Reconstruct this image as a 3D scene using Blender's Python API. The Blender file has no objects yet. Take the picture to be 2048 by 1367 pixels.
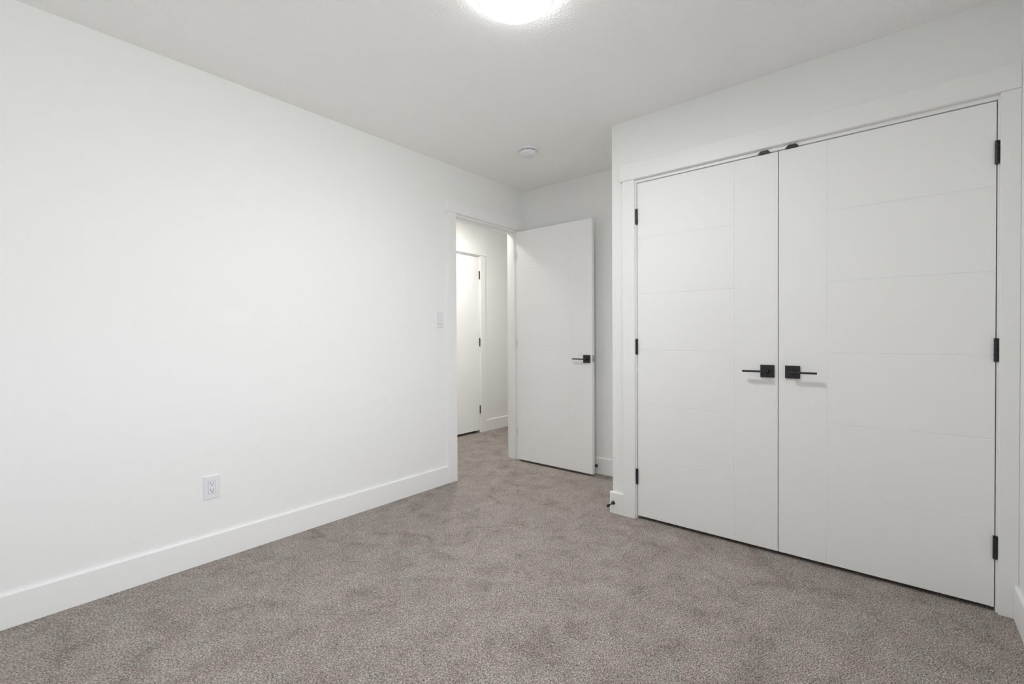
import bpy, bmesh, math
from mathutils import Matrix, Vector

scene = bpy.context.scene
C = scene.collection
PI = math.pi

# ------------------------------------------------------------------ camera
cam_data = bpy.data.cameras.new('camera')
cam_data.sensor_width = 36.0
cam_data.lens = 926.26 / 2048 * 36.0
cam_data.clip_start = 0.02
cam = bpy.data.objects.new('camera', cam_data)
C.objects.link(cam)
rt = Vector((0.64127687, -0.76729148, -0.00526949))
up = Vector((0.01154321, 0.00278027, 0.99992951))
fw = Vector((0.76722274, 0.64129249, -0.01063993))
cam.matrix_world = Matrix(((rt.x, up.x, -fw.x, 0.0), (rt.y, up.y, -fw.y, 0.0), (rt.z, up.z, -fw.z, 1.12), (0, 0, 0, 1)))
scene.camera = cam

# ------------------------------------------------------------------ exposure
scene.view_settings.view_transform = 'Standard'
scene.view_settings.look = 'None'
scene.view_settings.gamma = 1.0
scene.view_settings.use_curve_mapping = False
scene.view_settings.exposure = 0.08

# ------------------------------------------------------------------ light levels
SKY_STRENGTH = 5.0
SKY_COLOR = (0.96, 0.99, 1.06)
GROUND_COLOR = (0.70, 0.71, 0.70)
SIDE = 13.0
LAMP = 86.0
LAMP_COLOR = (0.975, 0.985, 0.985)
HALL_LAMP = 320.0
HALL_COLOR = (0.99, 0.95, 0.905)

# room dimensions (metres), the camera stands over the origin
A = 2.664      # surface of the long left wall (faces -y)
B = 2.670      # closet wall (faces -x)
CF = 3.359     # wall at the end of the alcove (faces -x)
G = -0.363     # window wall (faces +y)
X0 = -0.68     # wall behind the camera
YC = 1.399     # end of the closet wall
H = 2.4515
BBH = 0.134
HW = 3.790     # far side of the hall (faces -y)
AH = 2.774     # hall side of the left wall
WX0, WX1, WZ0, WZ1 = -0.50, 1.67, 0.80, 2.12   # window opening
GO = G - 0.09

# world: bright overcast sky over pale ground
w = bpy.data.worlds.new('overcast_sky')
scene.world = w
w.use_nodes = True
nt = w.node_tree
nt.nodes.clear()
out = nt.nodes.new('ShaderNodeOutputWorld')
bg = nt.nodes.new('ShaderNodeBackground')
tc = nt.nodes.new('ShaderNodeTexCoord')
sp = nt.nodes.new('ShaderNodeSeparateXYZ')
rmp = nt.nodes.new('ShaderNodeValToRGB')
mr = nt.nodes.new('ShaderNodeMapRange')
mr.inputs['From Min'].default_value = -1
mr.inputs['From Max'].default_value = 1
nt.links.new(tc.outputs['Generated'], sp.inputs[0])
nt.links.new(sp.outputs['Z'], mr.inputs['Value'])
nt.links.new(mr.outputs[0], rmp.inputs[0])
e = rmp.color_ramp.elements
e[0].position = 0.485
e[0].color = (*GROUND_COLOR, 1)
e[1].position = 0.515
e[1].color = (*SKY_COLOR, 1)
nt.links.new(rmp.outputs[0], bg.inputs['Color'])
bg.inputs['Strength'].default_value = SKY_STRENGTH
nt.links.new(bg.outputs[0], out.inputs[0])

# portal that guides daylight sampling through the window opening
pd = bpy.data.lights.new('window_portal', 'AREA')
pd.shape = 'RECTANGLE'
pd.size = WX1 - WX0
pd.size_y = WZ1 - WZ0
pd.cycles.is_portal = True
po = bpy.data.objects.new('window_portal', pd)
C.objects.link(po)
po.location = ((WX0 + WX1) / 2, GO - 0.02, (WZ0 + WZ1) / 2)
po.rotation_euler = (PI / 2, 0, 0)   # aims along +y, into the room

cy = scene.cycles
cy.use_denoising = True
cy.denoiser = 'OPENIMAGEDENOISE'
cy.denoising_input_passes = 'RGB_ALBEDO_NORMAL'
cy.max_bounces = 14
cy.diffuse_bounces = 10
cy.glossy_bounces = 5
cy.transparent_max_bounces = 8
cy.sample_clamp_indirect = 6.0
cy.use_adaptive_sampling = False


# ------------------------------------------------------------------ materials
def new_mat(name):
    m = bpy.data.materials.new(name)
    m.use_nodes = True
    n = m.node_tree
    b = n.nodes['Principled BSDF']
    return m, n, b


def add_bump(n, b, layers, dist=0.001):
    """layers: (kind, scale, detail, strength, lo, hi) summed into one bump"""
    tcn = n.nodes.new('ShaderNodeTexCoord')
    prev = None
    for kind, scale, detail, strength, lo, hi in layers:
        if kind == 'noise':
            t = n.nodes.new('ShaderNodeTexNoise')
            t.inputs['Scale'].default_value = scale
            t.inputs['Detail'].default_value = detail
            o = t.outputs['Fac']
        else:
            t = n.nodes.new('ShaderNodeTexVoronoi')
            t.inputs['Scale'].default_value = scale
            o = t.outputs['Distance']
        n.links.new(tcn.outputs['Object'], t.inputs['Vector'])
        m = n.nodes.new('ShaderNodeMapRange')
        m.interpolation_type = 'SMOOTHSTEP'
        m.inputs['From Min'].default_value = lo
        m.inputs['From Max'].default_value = hi
        n.links.new(o, m.inputs['Value'])
        bp = n.nodes.new('ShaderNodeBump')
        bp.inputs['Strength'].default_value = strength
        bp.inputs['Distance'].default_value = dist
        n.links.new(m.outputs[0], bp.inputs['Height'])
        if prev:
            n.links.new(prev.outputs[0], bp.inputs['Normal'])
        prev = bp
    n.links.new(prev.outputs[0], b.inputs['Normal'])


def paint(name, col, rough, bump=None, dist=0.001, spec=0.5):
    m, n, b = new_mat(name)
    b.inputs['Base Color'].default_value = (*col, 1)
    b.inputs['Roughness'].default_value = rough
    b.inputs['Specular IOR Level'].default_value = spec
    if bump:
        add_bump(n, b, bump, dist)
    return m


M_WALL = paint('matte_white_wall_paint', (0.855, 0.86, 0.85), 0.75, [('noise', 260, 2, 0.25, 0.35, 0.7)], 0.0006, 0.3)
M_CEIL = paint('textured_ceiling_paint', (0.925, 0.925, 0.915), 0.85,
               [('noise', 95, 2.5, 0.42, 0.42, 0.62), ('noise', 330, 2, 0.2, 0.3, 0.7)], 0.002, 0.25)
M_TRIM = paint('satin_white_trim_paint', (0.865, 0.868, 0.862), 0.42, spec=0.4)
M_DOOR = paint('satin_white_door_paint', (0.89, 0.892, 0.888), 0.55, [('noise', 320, 2, 0.10, 0.3, 0.7)], 0.0004, 0.3)
M_BLACK = paint('matte_black_metal', (0.018, 0.018, 0.02), 0.38)
M_SATIN = paint('satin_nickel', (0.42, 0.41, 0.39), 0.35)
M_SATIN.node_tree.nodes['Principled BSDF'].inputs['Metallic'].default_value = 0.9
M_PLASTIC = paint('white_plastic', (0.80, 0.80, 0.825), 0.3)
M_DARK = paint('dark_slot', (0.03, 0.03, 0.03), 0.6)
M_RUBBER = paint('black_rubber', (0.012, 0.012, 0.012), 0.6)
M_VINYL = paint('white_window_vinyl', (0.85, 0.85, 0.85), 0.3)
M_RING = paint('translucent_white_trim_ring', (0.86, 0.87, 0.86), 0.4)
M_RING.node_tree.nodes['Principled BSDF'].inputs['Emission Color'].default_value = (0.95, 1.0, 0.98, 1)
M_RING.node_tree.nodes['Principled BSDF'].inputs['Emission Strength'].default_value = 0.15


def emitter(name, col, strength):
    m, n, b = new_mat(name)
    b.inputs['Base Color'].default_value = (0.9, 0.9, 0.9, 1)
    b.inputs['Emission Color'].default_value = (*col, 1)
    b.inputs['Emission Strength'].default_value = strength
    return m


M_LAMP = emitter('glowing_diffuser', LAMP_COLOR, LAMP)
M_LAMP_SIDE = emitter('softly_glowing_side', LAMP_COLOR, SIDE)
M_HALL = emitter('glowing_hall_diffuser', HALL_COLOR, HALL_LAMP)

# clear glass: mostly lets daylight straight through, with a faint reflection
M_GLASS = bpy.data.materials.new('window_glass')
M_GLASS.use_nodes = True
n = M_GLASS.node_tree
n.nodes.clear()
o_ = n.nodes.new('ShaderNodeOutputMaterial')
mx = n.nodes.new('ShaderNodeMixShader')
tr = n.nodes.new('ShaderNodeBsdfTransparent')
gl = n.nodes.new('ShaderNodeBsdfGlossy')
fr = n.nodes.new('ShaderNodeFresnel')
fr.inputs['IOR'].default_value = 1.45
gl.inputs['Roughness'].default_value = 0.02
n.links.new(fr.outputs[0], mx.inputs[0])
n.links.new(tr.outputs[0], mx.inputs[1])
n.links.new(gl.outputs[0], mx.inputs[2])
n.links.new(mx.outputs[0], o_.inputs[0])


def carpet_material():
    m, n, b = new_mat('taupe_cut_pile_carpet')
    L = n.links.new
    tcn = n.nodes.new('ShaderNodeTexCoord')
    co = tcn.outputs['Object']

    def noise(scale, detail, rough=0.5, dist=0.0, vec=None):
        t = n.nodes.new('ShaderNodeTexNoise')
        t.inputs['Scale'].default_value = scale
        t.inputs['Detail'].default_value = detail
        t.inputs['Roughness'].default_value = rough
        t.inputs['Distortion'].default_value = dist
        L(vec or co, t.inputs['Vector'])
        return t.outputs['Fac']

    def ramp(v, stops):
        r = n.nodes.new('ShaderNodeValToRGB')
        el = r.color_ramp.elements
        while len(el) < len(stops):
            el.new(0.5)
        for k, (p, c) in enumerate(stops):
            el[k].position = p
            el[k].color = (*c, 1)
        L(v, r.inputs[0])
        return r.outputs[0]

    def mul(a, bb, fac):
        x = n.nodes.new('ShaderNodeMix')
        x.data_type = 'RGBA'
        x.blend_type = 'MULTIPLY'
        x.inputs[0].default_value = fac
        L(a, x.inputs[6])
        L(bb, x.inputs[7])
        return x.outputs[2]

    # short yarn strands: the pattern is stretched along a wandering direction
    mp = n.nodes.new('ShaderNodeMapping')
    mp.inputs['Rotation'].default_value = (0, 0, 0.5)
    mp.inputs['Scale'].default_value = (1.0, 1.35, 1.0)
    L(co, mp.inputs['Vector'])
    mv = mp.outputs[0]
    mixn = n.nodes.new('ShaderNodeMix')
    mixn.inputs[0].default_value = 0.38
    L(noise(165, 2.0, 0.62, 0.3, mv), mixn.inputs[2])
    L(noise(430, 1.5, 0.6, 0.0, mv), mixn.inputs[3])
    fine = mixn.outputs[0]
    vc = n.nodes.new('ShaderNodeTexVoronoi')
    vc.inputs['Scale'].default_value = 210
    L(co, vc.inputs['Vector'])
    sx = n.nodes.new('ShaderNodeSeparateColor')
    L(vc.outputs['Color'], sx.inputs[0])
    tuft = ramp(sx.outputs[0], [(0.0, (0.74, 0.72, 0.71)), (0.5, (1.0, 0.99, 0.98)), (1.0, (1.24, 1.24, 1.24))])
    tips = ramp(fine, [(0.36, (0.085, 0.069, 0.060)), (0.44, (0.235, 0.205, 0.188)),
                       (0.52, (0.40, 0.358, 0.338)), (0.63, (0.70, 0.648, 0.622))])
    cool = ramp(noise(11, 5.0, 0.7), [(0.40, (1.0, 0.975, 0.96)), (0.60, (0.965, 1.0, 0.995))])
    lay = ramp(noise(6.5, 8.0, 0.74, 0.5), [(0.35, (0.68, 0.66, 0.64)), (0.45, (0.89, 0.88, 0.87)), (0.55, (1.0, 1.0, 1.0)), (0.66, (1.10, 1.10, 1.10))])
    c = mul(tips, tuft, 0.8)
    c = mul(c, cool, 1.0)
    c = mul(c, lay, 0.85)
    L(c, b.inputs['Base Color'])
    b.inputs['Roughness'].default_value = 1.0
    b.inputs['Specular IOR Level'].default_value = 0.03
    b1 = n.nodes.new('ShaderNodeBump')
    b1.inputs['Strength'].default_value = 0.8
    b1.inputs['Distance'].default_value = 0.006
    L(fine, b1.inputs['Height'])
    b2 = n.nodes.new('ShaderNodeBump')
    b2.inputs['Strength'].default_value = 0.15
    b2.inputs['Distance'].default_value = 0.012
    L(noise(22, 3.0, 0.6), b2.inputs['Height'])
    L(b1.outputs[0], b2.inputs['Normal'])
    L(b2.outputs[0], b.inputs['Normal'])
    return m


M_CARPET = carpet_material()


# ------------------------------------------------------------------ mesh helpers
def box(bm, x0, x1, y0, y1, z0, z1, bevel=0.0, seg=1):
    mt = Matrix.Translation(((x0 + x1) / 2, (y0 + y1) / 2, (z0 + z1) / 2)) @ Matrix.Diagonal((x1 - x0, y1 - y0, z1 - z0, 1))
    r = bmesh.ops.create_cube(bm, size=1.0, matrix=mt)
    if bevel > 0:
        es = set()
        for v in r['verts']:
            es.update(v.link_edges)
        bmesh.ops.bevel(bm, geom=list(es), offset=bevel, segments=seg, profile=0.5, affect='EDGES', clamp_overlap=True)


def lathe(bm, prof, seg=48, origin=(0, 0, 0), axis='Z'):
    """prof: list of (radius, height) turned about the axis"""
    rings = []
    for r, h in prof:
        ring = []
        if r < 1e-6:
            pts = [(0, 0)]
        else:
            pts = [(r * math.cos(2 * PI * k / seg), r * math.sin(2 * PI * k / seg)) for k in range(seg)]
        for u, v in pts:
            if axis == 'Z':
                p = (u, v, h)
            elif axis == 'X':
                p = (h, u, v)
            else:
                p = (v, h, u)
            ring.append(bm.verts.new((p[0] + origin[0], p[1] + origin[1], p[2] + origin[2])))
        rings.append(ring)
    for a, b in zip(rings, rings[1:]):
        if len(a) == 1 and len(b) == 1:
            continue
        for k in range(seg):
            k2 = (k + 1) % seg
            if len(a) == 1:
                bm.faces.new((a[0], b[k], b[k2]))
            elif len(b) == 1:
                bm.faces.new((a[k], a[k2], b[0]))
            else:
                bm.faces.new((a[k], a[k2], b[k2], b[k]))


def obj(name, bm, mat, parent=None, smooth=False, loc=None):
    bmesh.ops.recalc_face_normals(bm, faces=bm.faces[:])
    me = bpy.data.meshes.new(name)
    bm.to_mesh(me)
    bm.free()
    me.materials.append(mat)
    if smooth:
        for p in me.polygons:
            p.use_smooth = True
        me.set_sharp_from_angle(angle=math.radians(35))
    o = bpy.data.objects.new(name, me)
    C.objects.link(o)
    if parent:
        o.parent = parent
    if loc:
        o.location = loc
    return o


def boxes(name, lst, mat, parent=None, bevel=0.0, seg=1):
    bm = bmesh.new()
    for b in lst:
        box(bm, *b, bevel=bevel, seg=seg)
    return obj(name, bm, mat, parent)


def tag(o, label, cat=None, kind=None, group=None):
    o['label'] = label
    if cat:
        o['category'] = cat
    if kind:
        o['kind'] = kind
    if group:
        o['group'] = group
    return o


def empty(name, loc=(0, 0, 0), rz=0.0):
    o = bpy.data.objects.new(name, None)
    o.empty_display_size = 0.05
    C.objects.link(o)
    o.location = loc
    o.rotation_euler = (0, 0, rz)
    return o


def copy_tree(o, parent=None):
    c = o.copy()
    C.objects.link(c)
    if parent:
        c.parent = parent
    for ch in list(o.children):
        copy_tree(ch, c)
    return c


# ------------------------------------------------------------------ room shell
T = 0.12
XE = 5.20      # end of the hall
XH = 0.60      # other end of the hall
fl = boxes('floor', [(X0 - .2, XE + .2, GO, HW + .76, -0.12, 0.0)], M_CARPET)
tag(fl, 'taupe cut pile carpet covering the bedroom floor and the hall', 'carpet', 'structure')
ce = boxes('ceiling', [(X0 - .2, XE + .2, GO, HW + .76, H, H + 0.12)], M_CEIL)
tag(ce, 'white textured ceiling above the bedroom', 'ceiling', 'structure')

JX0, JX1, JZ = 2.500, 3.272, 2.068      # bedroom doorway, clear of the jambs
JT = 0.018
wl = boxes('wall_left', [(X0 - T, JX0 - JT, A, AH, 0, H), (JX0 - JT, JX1 + JT, A, AH, JZ + JT, H),
                         (JX1 + JT, XE, A, AH, 0, H)], M_WALL)
tag(wl, 'long plain white wall with the doorway at its far end', 'wall', 'structure')

KY0, KY1, KZ = -0.3005, 1.2345, 2.057     # closet opening, clear of the jambs
wc = boxes('wall_closet', [(B, B + T, KY1 + JT, YC, 0, H), (B, B + T, G, KY0 - JT, 0, H),
                           (B, B + T, KY0 - JT, KY1 + JT, KZ + JT, H)], M_WALL)
tag(wc, 'white wall around and above the double closet doors', 'wall', 'structure')
wr_ = boxes('wall_closet_end', [(B + T, CF, YC - T, YC, 0, H)], M_WALL)
tag(wr_, 'short white wall between the closet and the alcove', 'wall', 'structure')
wf = boxes('wall_far', [(CF, CF + T, G - T, A, 0, H)], M_WALL)
tag(wf, 'narrow white wall behind the open bedroom door', 'wall', 'structure')
wb = boxes('wall_back', [(X0 - T, X0, G - T, A, 0, H)], M_WALL)
tag(wb, 'plain white wall behind the camera', 'wall', 'structure')
wr = boxes('wall_right', [(X0, WX0, GO, G, 0, H), (WX1, CF, GO, G, 0, H),
                          (WX0, WX1, GO, G, 0, WZ0), (WX0, WX1, GO, G, WZ1, H)], M_WALL)
tag(wr, 'white wall with the window, a sliver of it beside the closet', 'wall', 'structure')
HDX0, HDX1 = 3.175, 3.937                 # hall closet door
wh = boxes('wall_hall', [(XH, HDX0 - .02, HW, HW + T, 0, H), (HDX1 + .006 + .014, XE, HW, HW + T, 0, H),
                         (HDX0 - .02, HDX1 + .02, HW, HW + T, 2.078, H)], M_WALL)
tag(wh, 'white hall wall seen through the doorway, with a closed door in it', 'wall', 'structure')
we = boxes('wall_hall_end', [(XE, XE + T, A, HW + T, 0, H), (XH - T, XH, AH, HW + T, 0, H)], M_WALL)
tag(we, 'white end walls of the hall out of sight', 'wall', 'structure')
wq = boxes('wall_hall_closet', [(HDX0 - .1, HDX1 + .1, HW + .72, HW + .74, 0, H), (HDX0 - .12, HDX0 - .1, HW + T, HW + .74, 0, H),
                                (HDX1 + .1, HDX1 + .12, HW + T, HW + .74, 0, H)], M_WALL)
tag(wq, 'walls of the dark closet behind the hall door', 'wall', 'structure')


# ------------------------------------------------------------------ window (out of the frame, lets the daylight in)
win = empty('window_1', ((WX0 + WX1) / 2, GO + .045, WZ0))
tag(win, 'white vinyl window lighting the bedroom from beside the camera', 'window', 'structure')
ww = (WX1 - WX0) / 2
hh = WZ1 - WZ0
F = 0.035
boxes('window_frame', [(-ww, ww, -.04, .03, 0, F), (-ww, ww, -.04, .03, hh - F, hh), (-ww, -ww + F, -.04, .03, F, hh - F),
                       (ww - F, ww, -.04, .03, F, hh - F), (-.02, .02, -.04, .03, F, hh - F)], M_VINYL, win, 0.002)
boxes('glass', [(-ww + F, -.02, -.007, -.003, F, hh - F)], M_GLASS, win)
boxes('glass', [(.02, ww - F, -.007, -.003, F, hh - F)], M_GLASS, win)
boxes('window_sill', [(-ww + .001, ww - .001, .031, .044, -0.0, .012)], M_TRIM, win, 0.003)


# ------------------------------------------------------------------ baseboards
def baseboard(name, along, s0, s1, face, sgn, label):
    """along 'x' or 'y'; board stands on the wall surface at `face`, thickness goes to sgn"""
    t, c = 0.014, 0.006
    prof = [(0, 0), (t, 0), (t, BBH - c), (t - c * .35, BBH - c * .35), (t - c, BBH), (0, BBH)]
    bm = bmesh.new()
    rings = []
    for s in (s0, s1):
        ring = []
        for d, z in prof:
            if along == 'x':
                ring.append(bm.verts.new((s, face + sgn * d, z)))
            else:
                ring.append(bm.verts.new((face + sgn * d, s, z)))
        rings.append(ring)
    k = len(prof)
    for i in range(k):
        j = (i + 1) % k
        bm.faces.new((rings[0][i], rings[0][j], rings[1][j], rings[1][i]))
    bm.faces.new(rings[0])
    bm.faces.new(rings[1][::-1])
    return tag(obj(name, bm, M_TRIM), label, 'baseboard', 'structure')


CAS0 = 2.411   # outer edge of the doorway's left casing
baseboard('baseboard_left', 'x', X0 + .014, CAS0, A, -1, 'long white baseboard along the left wall up to the doorway')
KC1 = 1.319    # outer edge of the closet's left casing
baseboard('baseboard_closet', 'y', KC1, YC + .014, B, -1, 'short stub of white baseboard between closet casing and wall corner')
baseboard('baseboard_closet_end', 'x', B, CF - .014, YC, 1, 'white baseboard around the corner from the closet')
baseboard('baseboard_far', 'y', YC, A, CF, -1, 'white baseboard on the narrow wall behind the open door')
baseboard('baseboard_right', 'x', X0 + .014, B - .019, G, 1, 'white baseboard under the window wall at the right edge')
baseboard('baseboard_back', 'y', G, A, X0, 1, 'white baseboard on the wall behind the camera')
baseboard('baseboard_hall', 'x', HDX1 + .092, XE, HW, -1, 'white baseboard in the hall right of the closed door')

# ------------------------------------------------------------------ door casings and jambs
CT = 0.018     # casing thickness
HT = 0.024     # header thickness
# bedroom doorway
t1 = empty('trim_1', (JX0, A, 0))
tag(t1, 'white casing and jambs framing the open bedroom doorway', 'door trim', 'structure')


def local(lst, loc):
    return [(a - loc[0], b - loc[0], c - loc[1], d - loc[1], e_ - loc[2], f_ - loc[2]) for a, b, c, d, e_, f_ in lst]


L1 = (JX0, A, 0)
boxes('side_casing', local([(CAS0, JX0 - .005, A - CT, A, 0, 2.084)], L1), M_TRIM, t1, 0.0015)
boxes('side_casing', local([(JX1 + .005, CF - .0005, A - CT, A, 0, 2.084)], L1), M_TRIM, t1, 0.0015)
boxes('header_casing', local([(CAS0 - .010, CF - .0005, A - HT, A, 2.084, 2.188)], L1), M_TRIM, t1, 0.002)
boxes('side_jamb', local([(JX0 - JT, JX0, A, AH, 0, JZ)], L1), M_TRIM, t1, 0.001)
boxes('side_jamb', local([(JX1, JX1 + JT, A, AH, 0, JZ)], L1), M_TRIM, t1, 0.001)
boxes('head_jamb', local([(JX0 - JT, JX1 + JT, A, AH, JZ, JZ + JT)], L1), M_TRIM, t1, 0.001)
boxes('door_stop_moulding', local([(JX0, JX0 + .010, A + .040, A + .072, 0, JZ), (JX1 - .010, JX1, A + .040, A + .072, 0, JZ),
                                   (JX0 + .010, JX1 - .010, A + .040, A + .072, JZ - .010, JZ)], L1), M_TRIM, t1, 0.001)
boxes('strike_plate', local([(JX0 - .0004, JX0 + .0012, A + .006, A + .034, .915, .975)], L1), M_SATIN, t1, 0.0004)
boxes('hall_casing', local([(CAS0, JX0 - .005, AH, AH + CT, 0, 2.084), (JX1 + .005, JX1 + .089, AH, AH + CT, 0, 2.084),
                            (CAS0 - .010, JX1 + .099, AH, AH + HT, 2.084, 2.188)], L1), M_TRIM, t1, 0.0015)

# closet opening
t2 = empty('trim_2', (B, KY1, 0))
tag(t2, 'white casing and jambs around the double closet doors', 'door trim', 'structure')
L2 = (B, KY1, 0)
boxes('side_casing', local([(B - CT, B, KY1 + .006, KC1, 0, 2.076)], L2), M_TRIM, t2, 0.0015)
boxes('side_casing', local([(B - CT, B, G + .0005, KY0 - .006, 0, 2.076)], L2), M_TRIM, t2, 0.0015)
boxes('header_casing', local([(B - HT, B, G + .0005, KC1 + .016, 2.076, 2.174)], L2), M_TRIM, t2, 0.002)
boxes('side_jamb', local([(B, B + T, KY1, KY1 + JT, 0, KZ)], L2), M_TRIM, t2, 0.001)
boxes('side_jamb', local([(B, B + T, KY0 - JT, KY0, 0, KZ)], L2), M_TRIM, t2, 0.001)
boxes('head_jamb', local([(B, B + T, KY0 - JT, KY1 + JT, KZ, KZ + JT)], L2), M_TRIM, t2, 0.001)
boxes('door_stop_moulding', local([(B + .046, B + .078, KY1 - .010, KY1, 0, KZ), (B + .046, B + .078, KY0, KY0 + .010, 0, KZ),
                                   (B + .046, B + .078, KY0 + .010, KY1 - .010, KZ - .010, KZ)], L2), M_TRIM, t2, 0.001)


def strike(y):
    """black ball-catch strike: a plate under the head jamb with a tapered lip over its front edge"""
    bm = bmesh.new()
    box(bm, B + .0005, B + .05, y - .022, y + .022, KZ - .0022, KZ + .0004, 0.0004)
    hw0, hw1 = 0.031, 0.017
    z0, z1 = KZ - .0035, KZ + .0125
    f = []
    for x in (B - .0035, B - .0005):
        f.append([bm.verts.new((x, y + s * q, z)) for s, q, z in ((-1, hw0, z0), (1, hw0, z0), (1, hw1, z1), (-1, hw1, z1))])
    bm.faces.new(f[0])
    bm.faces.new(f[1][::-1])
    for i in range(4):
        j = (i + 1) % 4
        bm.faces.new((f[0][i], f[1][i], f[1][j], f[0][j]))
    bmesh.ops.translate(bm, verts=bm.verts[:], vec=(-L2[0], -L2[1], 0))
    s = obj('catch_strike', bm, M_BLACK, t2)
    s['label'] = 'black ball catch strike plate'


strike(.535)
strike(.411)

# hall door casing
t3 = empty('trim_3', (HDX1, HW, 0))
tag(t3, 'white casing around the closed door in the hall', 'door trim', 'structure')
L3 = (HDX1, HW, 0)
boxes('side_casing', local([(HDX1 + .009, HDX1 + .092, HW - CT, HW, 0, 2.078)], L3), M_TRIM, t3, 0.0015)
boxes('side_casing', local([(HDX0 - .092, HDX0 - .009, HW - CT, HW, 0, 2.078)], L3), M_TRIM, t3, 0.0015)
boxes('header_casing', local([(HDX0 - .105, HDX1 + .107, HW - HT, HW, 2.078, 2.178)], L3), M_TRIM, t3, 0.002)
boxes('side_jamb', local([(HDX1 + .003, HDX1 + .020, HW, HW + T, 0, 2.062)], L3), M_TRIM, t3, 0.001)
boxes('side_jamb', local([(HDX0 - .020, HDX0 - .003, HW, HW + T, 0, 2.062)], L3), M_TRIM, t3, 0.001)
boxes('head_jamb', local([(HDX0 - .020, HDX1 + .020, HW, HW + T, 2.062, 2.078)], L3), M_TRIM, t3, 0.001)

# ------------------------------------------------------------------ doors
DT = 0.035     # slab thickness


def slab(bm, wd, z0, z1, hinge_left, both=True):
    """white door with five horizontal grooves meeting one vertical groove: x 0..wd, front face at y=0"""
    p = 0.0018         # depth of the routed V
    cut = 0.0018       # half width of the V
    stile = 0.205
    box(bm, 0, wd, p, DT - p, z0, z1)
    if hinge_left:
        px0, px1, sx0, sx1 = 0, wd - stile, wd - stile, wd
    else:
        px0, px1, sx0, sx1 = stile, wd, 0, stile
    rows = [z0 + (z1 - z0) * k / 6 for k in range(7)]
    plates = [(px0, px1, rows[k], rows[k + 1], (px0 > 0, px1 < wd, k > 0, k < 5)) for k in range(6)]
    plates.append((sx0, sx1, z0, z1, (sx0 > 0, sx1 < wd, False, False)))
    for (xa, xb, za, zb, (cl, cr, cb, ct)) in plates:
        for yf, yb in (((0, p),) if not both else ((0, p), (DT, DT - p))):
            e0 = 0.0008
            ins = lambda flag: cut if flag else e0
            fa = [(xa + ins(cl), za + ins(cb)), (xb - ins(cr), za + ins(cb)), (xb - ins(cr), zb - ins(ct)), (xa + ins(cl), zb - ins(ct))]
            ba = [(xa, za), (xb, za), (xb, zb), (xa, zb)]
            fv = [bm.verts.new((x, yf, z)) for x, z in fa]
            bv = [bm.verts.new((x, yb, z)) for x, z in ba]
            bm.faces.new(fv)
            bm.faces.new(bv[::-1])
            for i in range(4):
                j = (i + 1) % 4
                bm.faces.new((fv[i], bv[i], bv[j], fv[j]))


def lever(parent, x, z, toward, side=-1, y=0.0, plate_side=0.064):
    """square rose, neck and straight bar; side -1 = front of the slab"""
    s = plate_side / 2
    f = lambda a, b: (min(y + side * a, y + side * b), max(y + side * a, y + side * b))
    bm = bmesh.new()
    box(bm, -s, s, *f(0, .009), -s, s, 0.0012, 2)
    h = obj('door_handle', bm, M_BLACK, parent, loc=(x, 0, z))
    h['label'] = 'black square rose with a straight lever'
    bm = bmesh.new()
    lathe(bm, [(0, y + side * .008), (.0125, y + side * .008), (.0125, y + side * .012), (.0095, y + side * .016),
               (.0085, y + side * .046), (0, y + side * .046)], 24, axis='Y')
    obj('neck', bm, M_BLACK, h, True)
    bm = bmesh.new()
    x0, x1 = (-.010, .108) if toward > 0 else (-.108, .010)
    box(bm, x0, x1, *f(.042, .056), -.0048, .0048, 0.0016, 2)
    obj('lever', bm, M_BLACK, h, True)
    return h


def knuckle_hinge(parent, x, z, mat, leaf_dir, y=-0.0055, r=0.0062, hl=0.046, label='black hinge'):
    bm = bmesh.new()
    prof = [(0, -hl - .002), (r * .6, -hl - .002), (r, -hl)]
    for k in range(1, 5):
        zz = -hl + 2 * hl * k / 5
        prof += [(r, zz - .0006), (r * .86, zz - .0003), (r * .86, zz + .0003), (r, zz + .0006)]
    prof += [(r, hl), (r * .6, hl + .002), (0, hl + .002)]
    lathe(bm, prof, 20)
    xa, xb = sorted((0, leaf_dir * .0085))
    box(bm, xa, xb, -.0002, .0042, -hl, hl, 0.0004)
    o = obj('hinge', bm, mat, parent, True, loc=(x, y, z))
    o['label'] = label
    return o


# closet doors
RZ = -PI / 2
dl = empty('door_1', (B + .004, 1.2315, 0), RZ)
tag(dl, 'left leaf of the white double closet doors, its black lever pointing left', 'door', 'structure', 'double closet doors')
bm = bmesh.new()
slab(bm, .7585, .019, 2.053, True)
obj('door_slab', bm, M_DOOR, dl)
lever(dl, 1.2315 - .520, .938, -1)
lever(dl, 1.2315 - .520, .938, -1, 1, DT)
for z in (1.851, 1.057, .260):
    knuckle_hinge(dl, -.001, z, M_BLACK, -1)

dr = empty('door_2', (B + .004, .4695, 0), RZ)
tag(dr, 'right leaf of the white double closet doors, its black lever pointing right', 'door', 'structure', 'double closet doors')
bm = bmesh.new()
slab(bm, .767, .019, 2.053, False)
obj('door_slab', bm, M_DOOR, dr)
lever(dr, .4695 - .408, .938, 1)
lever(dr, .4695 - .408, .938, 1, 1, DT)
for z in (1.847, 1.058, .263):
    knuckle_hinge(dr, .767 + .001, z, M_BLACK, 1, r=.0068)

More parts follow.
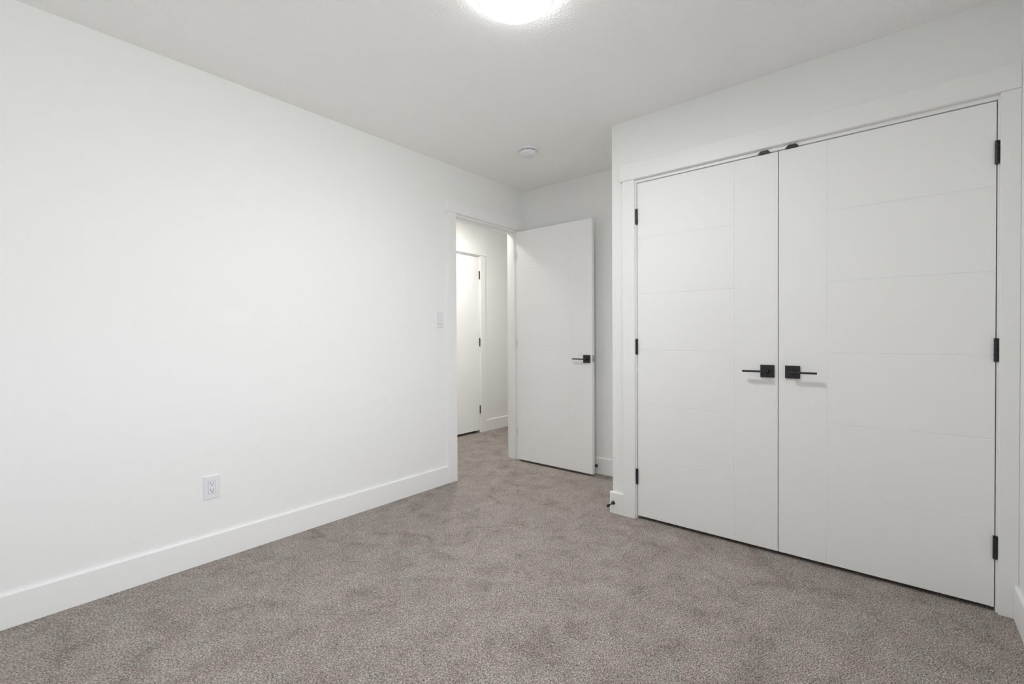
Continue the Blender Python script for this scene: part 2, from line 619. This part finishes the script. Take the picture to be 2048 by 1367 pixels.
# bedroom door, swung open against the alcove wall
db = empty('door_3', (3.238, 2.6445, 0), RZ)
tag(db, 'white bedroom door standing open in front of the alcove wall', 'door', 'structure')
bm = bmesh.new()
slab(bm, .7695, .019, 2.063, True)
obj('door_slab', bm, M_DOOR, db)
lever(db, 2.6445 - 1.9225, .941, -1)
lever(db, 2.6445 - 1.9225, .941, -1, 1, DT)
for z in (1.848, 1.064, .272):
    bm = bmesh.new()
    box(bm, -.0012, .0016, -.0008, .0325, -.038, .038, 0.0003)
    o = obj('hinge', bm, M_SATIN, db, loc=(0, 0, z))
    o['label'] = 'satin nickel hinge leaf'
bm = bmesh.new()
box(bm, .7690, .7705, .005, .030, -.029, .029, 0.0004)
box(bm, .7700, .7790, .011, .024, -.0075, .0075, 0.003, 2)
o = obj('latch', bm, M_SATIN, db, loc=(0, 0, .944))
o['label'] = 'satin nickel latch bolt in the door edge'

# hall door
dh = empty('door_4', (HDX0, HW + .002, 0), 0)
tag(dh, 'closed white door with black hinges in the hall beyond the doorway', 'door', 'structure')
bm = bmesh.new()
slab(bm, HDX1 - HDX0, .028, 2.058, False)
obj('door_slab', bm, M_DOOR, dh)
lever(dh, .06, .94, 1)
for z in (1.849, 1.061, .270):
    knuckle_hinge(dh, HDX1 - HDX0 + .002, z, M_BLACK, 1)

# ------------------------------------------------------------------ ceiling light
LX, LY = 1.374, 1.122
cl = empty('ceiling_light', (LX, LY, H))
tag(cl, 'round white flush ceiling light switched on at the top of the picture', 'ceiling light')
bm = bmesh.new()
lathe(bm, [(0, 0), (.135, 0), (.135, -.014), (0, -.014)], 64)
obj('mounting_pan', bm, M_PLASTIC, cl, True)
bm = bmesh.new()
lathe(bm, [(.1385, -.036), (.1385, -.0445), (.130, -.0475), (.115, -.0510), (.095, -.0545), (.07, -.0575), (.04, -.0595), (.02, -.0602), (0, -.0605)], 72)
obj('diffuser', bm, M_LAMP, cl, True)
bm = bmesh.new()
lathe(bm, [(.132, -.002), (.141, -.004), (.141, -.033), (.132, -.034)], 72)
obj('side_glow_band', bm, M_LAMP_SIDE, cl, True)
bm = bmesh.new()
lathe(bm, [(.1405, -.032), (.1485, -.032), (.1500, -.036), (.1495, -.0445), (.1470, -.0475), (.1400, -.0475), (.1385, -.0455), (.1385, -.040), (.1405, -.032)], 72)
obj('trim_ring', bm, M_RING, cl, True)

# hall light
hl_ = empty('hall_ceiling_light', (3.13, 3.24, H))
tag(hl_, 'small round ceiling light in the hall above the doorway, out of sight', 'ceiling light')
bm = bmesh.new()
lathe(bm, [(.075, 0), (.092, 0), (.092, -.006), (.075, -.010), (.075, 0)], 40)
obj('trim_ring', bm, M_PLASTIC, hl_, True)
bm = bmesh.new()
lathe(bm, [(.0745, -.0005), (.0745, -.007), (0, -.008)], 40)
obj('diffuser', bm, M_HALL, hl_, True)

# ------------------------------------------------------------------ smoke detector
sd = empty('smoke_detector', (2.612, 2.026, H))
tag(sd, 'round white smoke detector on the ceiling near the doorway', 'smoke detector')
bm = bmesh.new()
lathe(bm, [(0, 0), (.073, 0), (.073, -.010), (.070, -.015), (.062, -.016), (.0, -.016)], 56)
obj('base', bm, M_PLASTIC, sd, True)
bm = bmesh.new()
lathe(bm, [(0, -.015), (.054, -.015), (.054, -.021), (0, -.021)], 56)
obj('vent_slot', bm, M_DARK, sd, True)
bm = bmesh.new()
lathe(bm, [(0, -.021), (.060, -.021), (.0605, -.027), (.056, -.038), (.045, -.046), (.022, -.049), (0, -.049)], 56)
for k in range(10):
    a = 2 * PI * (k + .5) / 10
    m4 = Matrix.Rotation(a, 4, 'Z') @ Matrix.Translation((.058, 0, -.018)) @ Matrix.Diagonal((.004, .004, .008, 1))
    bmesh.ops.create_cube(bm, size=1.0, matrix=m4)
obj('cover', bm, M_PLASTIC, sd, True)
bm = bmesh.new()
lathe(bm, [(0, -.048), (.012, -.048), (.0125, -.052), (.010, -.0535), (0, -.054)], 24, origin=(-.018, -.012, 0))
obj('test_button', bm, M_PLASTIC, sd, True)


# ------------------------------------------------------------------ outlet and switch on the left wall
def wall_plate(name, x, z, label, cat, pw=.0735, ph=.118):
    r = empty(name, (x, A, z))
    tag(r, label, cat)
    bm = bmesh.new()
    iw, ih, t = .0168, .0335, .0058
    # plate as a frame round the insert opening, its outer rim rounded back to the wall
    loops = []
    for hx, hz, y in ((pw / 2, ph / 2, 0), (pw / 2, ph / 2, -t * .35), (pw / 2 - .0010, ph / 2 - .0010, -t * .75),
                      (pw / 2 - .0034, ph / 2 - .0034, -t), (iw, ih, -t), (iw, ih, 0)):
        loops.append([bm.verts.new((sx * hx, y, sz * hz)) for sx, sz in ((-1, -1), (1, -1), (1, 1), (-1, 1))])
    loops.append(loops[0])
    for la, lb in zip(loops, loops[1:]):
        for k in range(4):
            bm.faces.new((la[k], la[(k + 1) % 4], lb[(k + 1) % 4], lb[k]))
    obj('cover_plate', bm, M_PLASTIC, r)
    for s in (-1, 1):
        bm = bmesh.new()
        lathe(bm, [(0, -t - .0006), (.0026, -t - .0006), (.0030, -t + .0002), (0, -t + .0002)], 16, axis='Y')
        obj('screw', bm, M_PLASTIC, r, loc=(0, 0, s * .0475))
    return r


ou = wall_plate('outlet', .814, .371, 'white double power outlet low on the left wall', 'outlet')
bm = bmesh.new()
box(bm, -.0160, .0160, -.0072, 0, -.0326, .0326, 0.0008)
ins = obj('receptacle', bm, M_PLASTIC, ou)
for s in (-1, 1):
    zc = s * .0165 + .002
    boxes('slot', [(-.0075, -.0055, -.0074, -.0066, zc - .0005, zc + .0075)], M_DARK, ins)
    boxes('slot', [(.0055, .0075, -.0074, -.0066, zc, zc + .007)], M_DARK, ins)
    bm = bmesh.new()
    lathe(bm, [(0, -.0074), (.0027, -.0074), (.0027, -.0066), (0, -.0066)], 16, origin=(0, 0, zc - .0078), axis='Y')
    obj('ground_hole', bm, M_DARK, ins)

sw = wall_plate('light_switch', 2.333, 1.252, 'white rocker light switch beside the doorway casing', 'light switch', pw=.071)
bm = bmesh.new()
v = []
for sx in (-.0155, .0155):
    v.append([bm.verts.new((sx, y, z)) for y, z in ((0, -.0322), (-.0085, -.0322), (-.0060, 0), (-.0062, .0322), (0, .0322))])
bm.faces.new(v[0])
bm.faces.new(v[1][::-1])
for i in range(5):
    j = (i + 1) % 5
    bm.faces.new((v[0][i], v[1][i], v[1][j], v[0][j]))
obj('rocker', bm, M_PLASTIC, sw)
boxes('gap', [(-.0155, .0155, -.0064, -.0040, -.0336, -.0322)], M_DARK, sw)


# ------------------------------------------------------------------ door stops on the baseboards
def door_stop(loc, label):
    r = empty('door_stop', loc)
    tag(r, label, 'door stop', group='black door stops on the baseboards')
    bm = bmesh.new()
    lathe(bm, [(0, 0), (.0125, 0), (.0125, -.003), (.0095, -.007), (.0052, -.012), (.0042, -.030), (.0042, -.060), (0, -.060)], 28, axis='X')
    obj('rod', bm, M_BLACK, r, True)
    bm = bmesh.new()
    lathe(bm, [(0, -.058), (.0085, -.058), (.0090, -.062), (.0090, -.070), (.0075, -.074), (0, -.075)], 28, axis='X')
    obj('rubber_tip', bm, M_RUBBER, r, True)
    return r


s1 = door_stop((B - .014, 1.389, .066), 'black rod door stop on the baseboard stub at the closet corner')
s2 = copy_tree(s1)
s2.location = (CF - .014, 1.899, .064)
s2.scale = (.94, 1, 1)
s2['label'] = 'black door stop behind the edge of the open bedroom door'
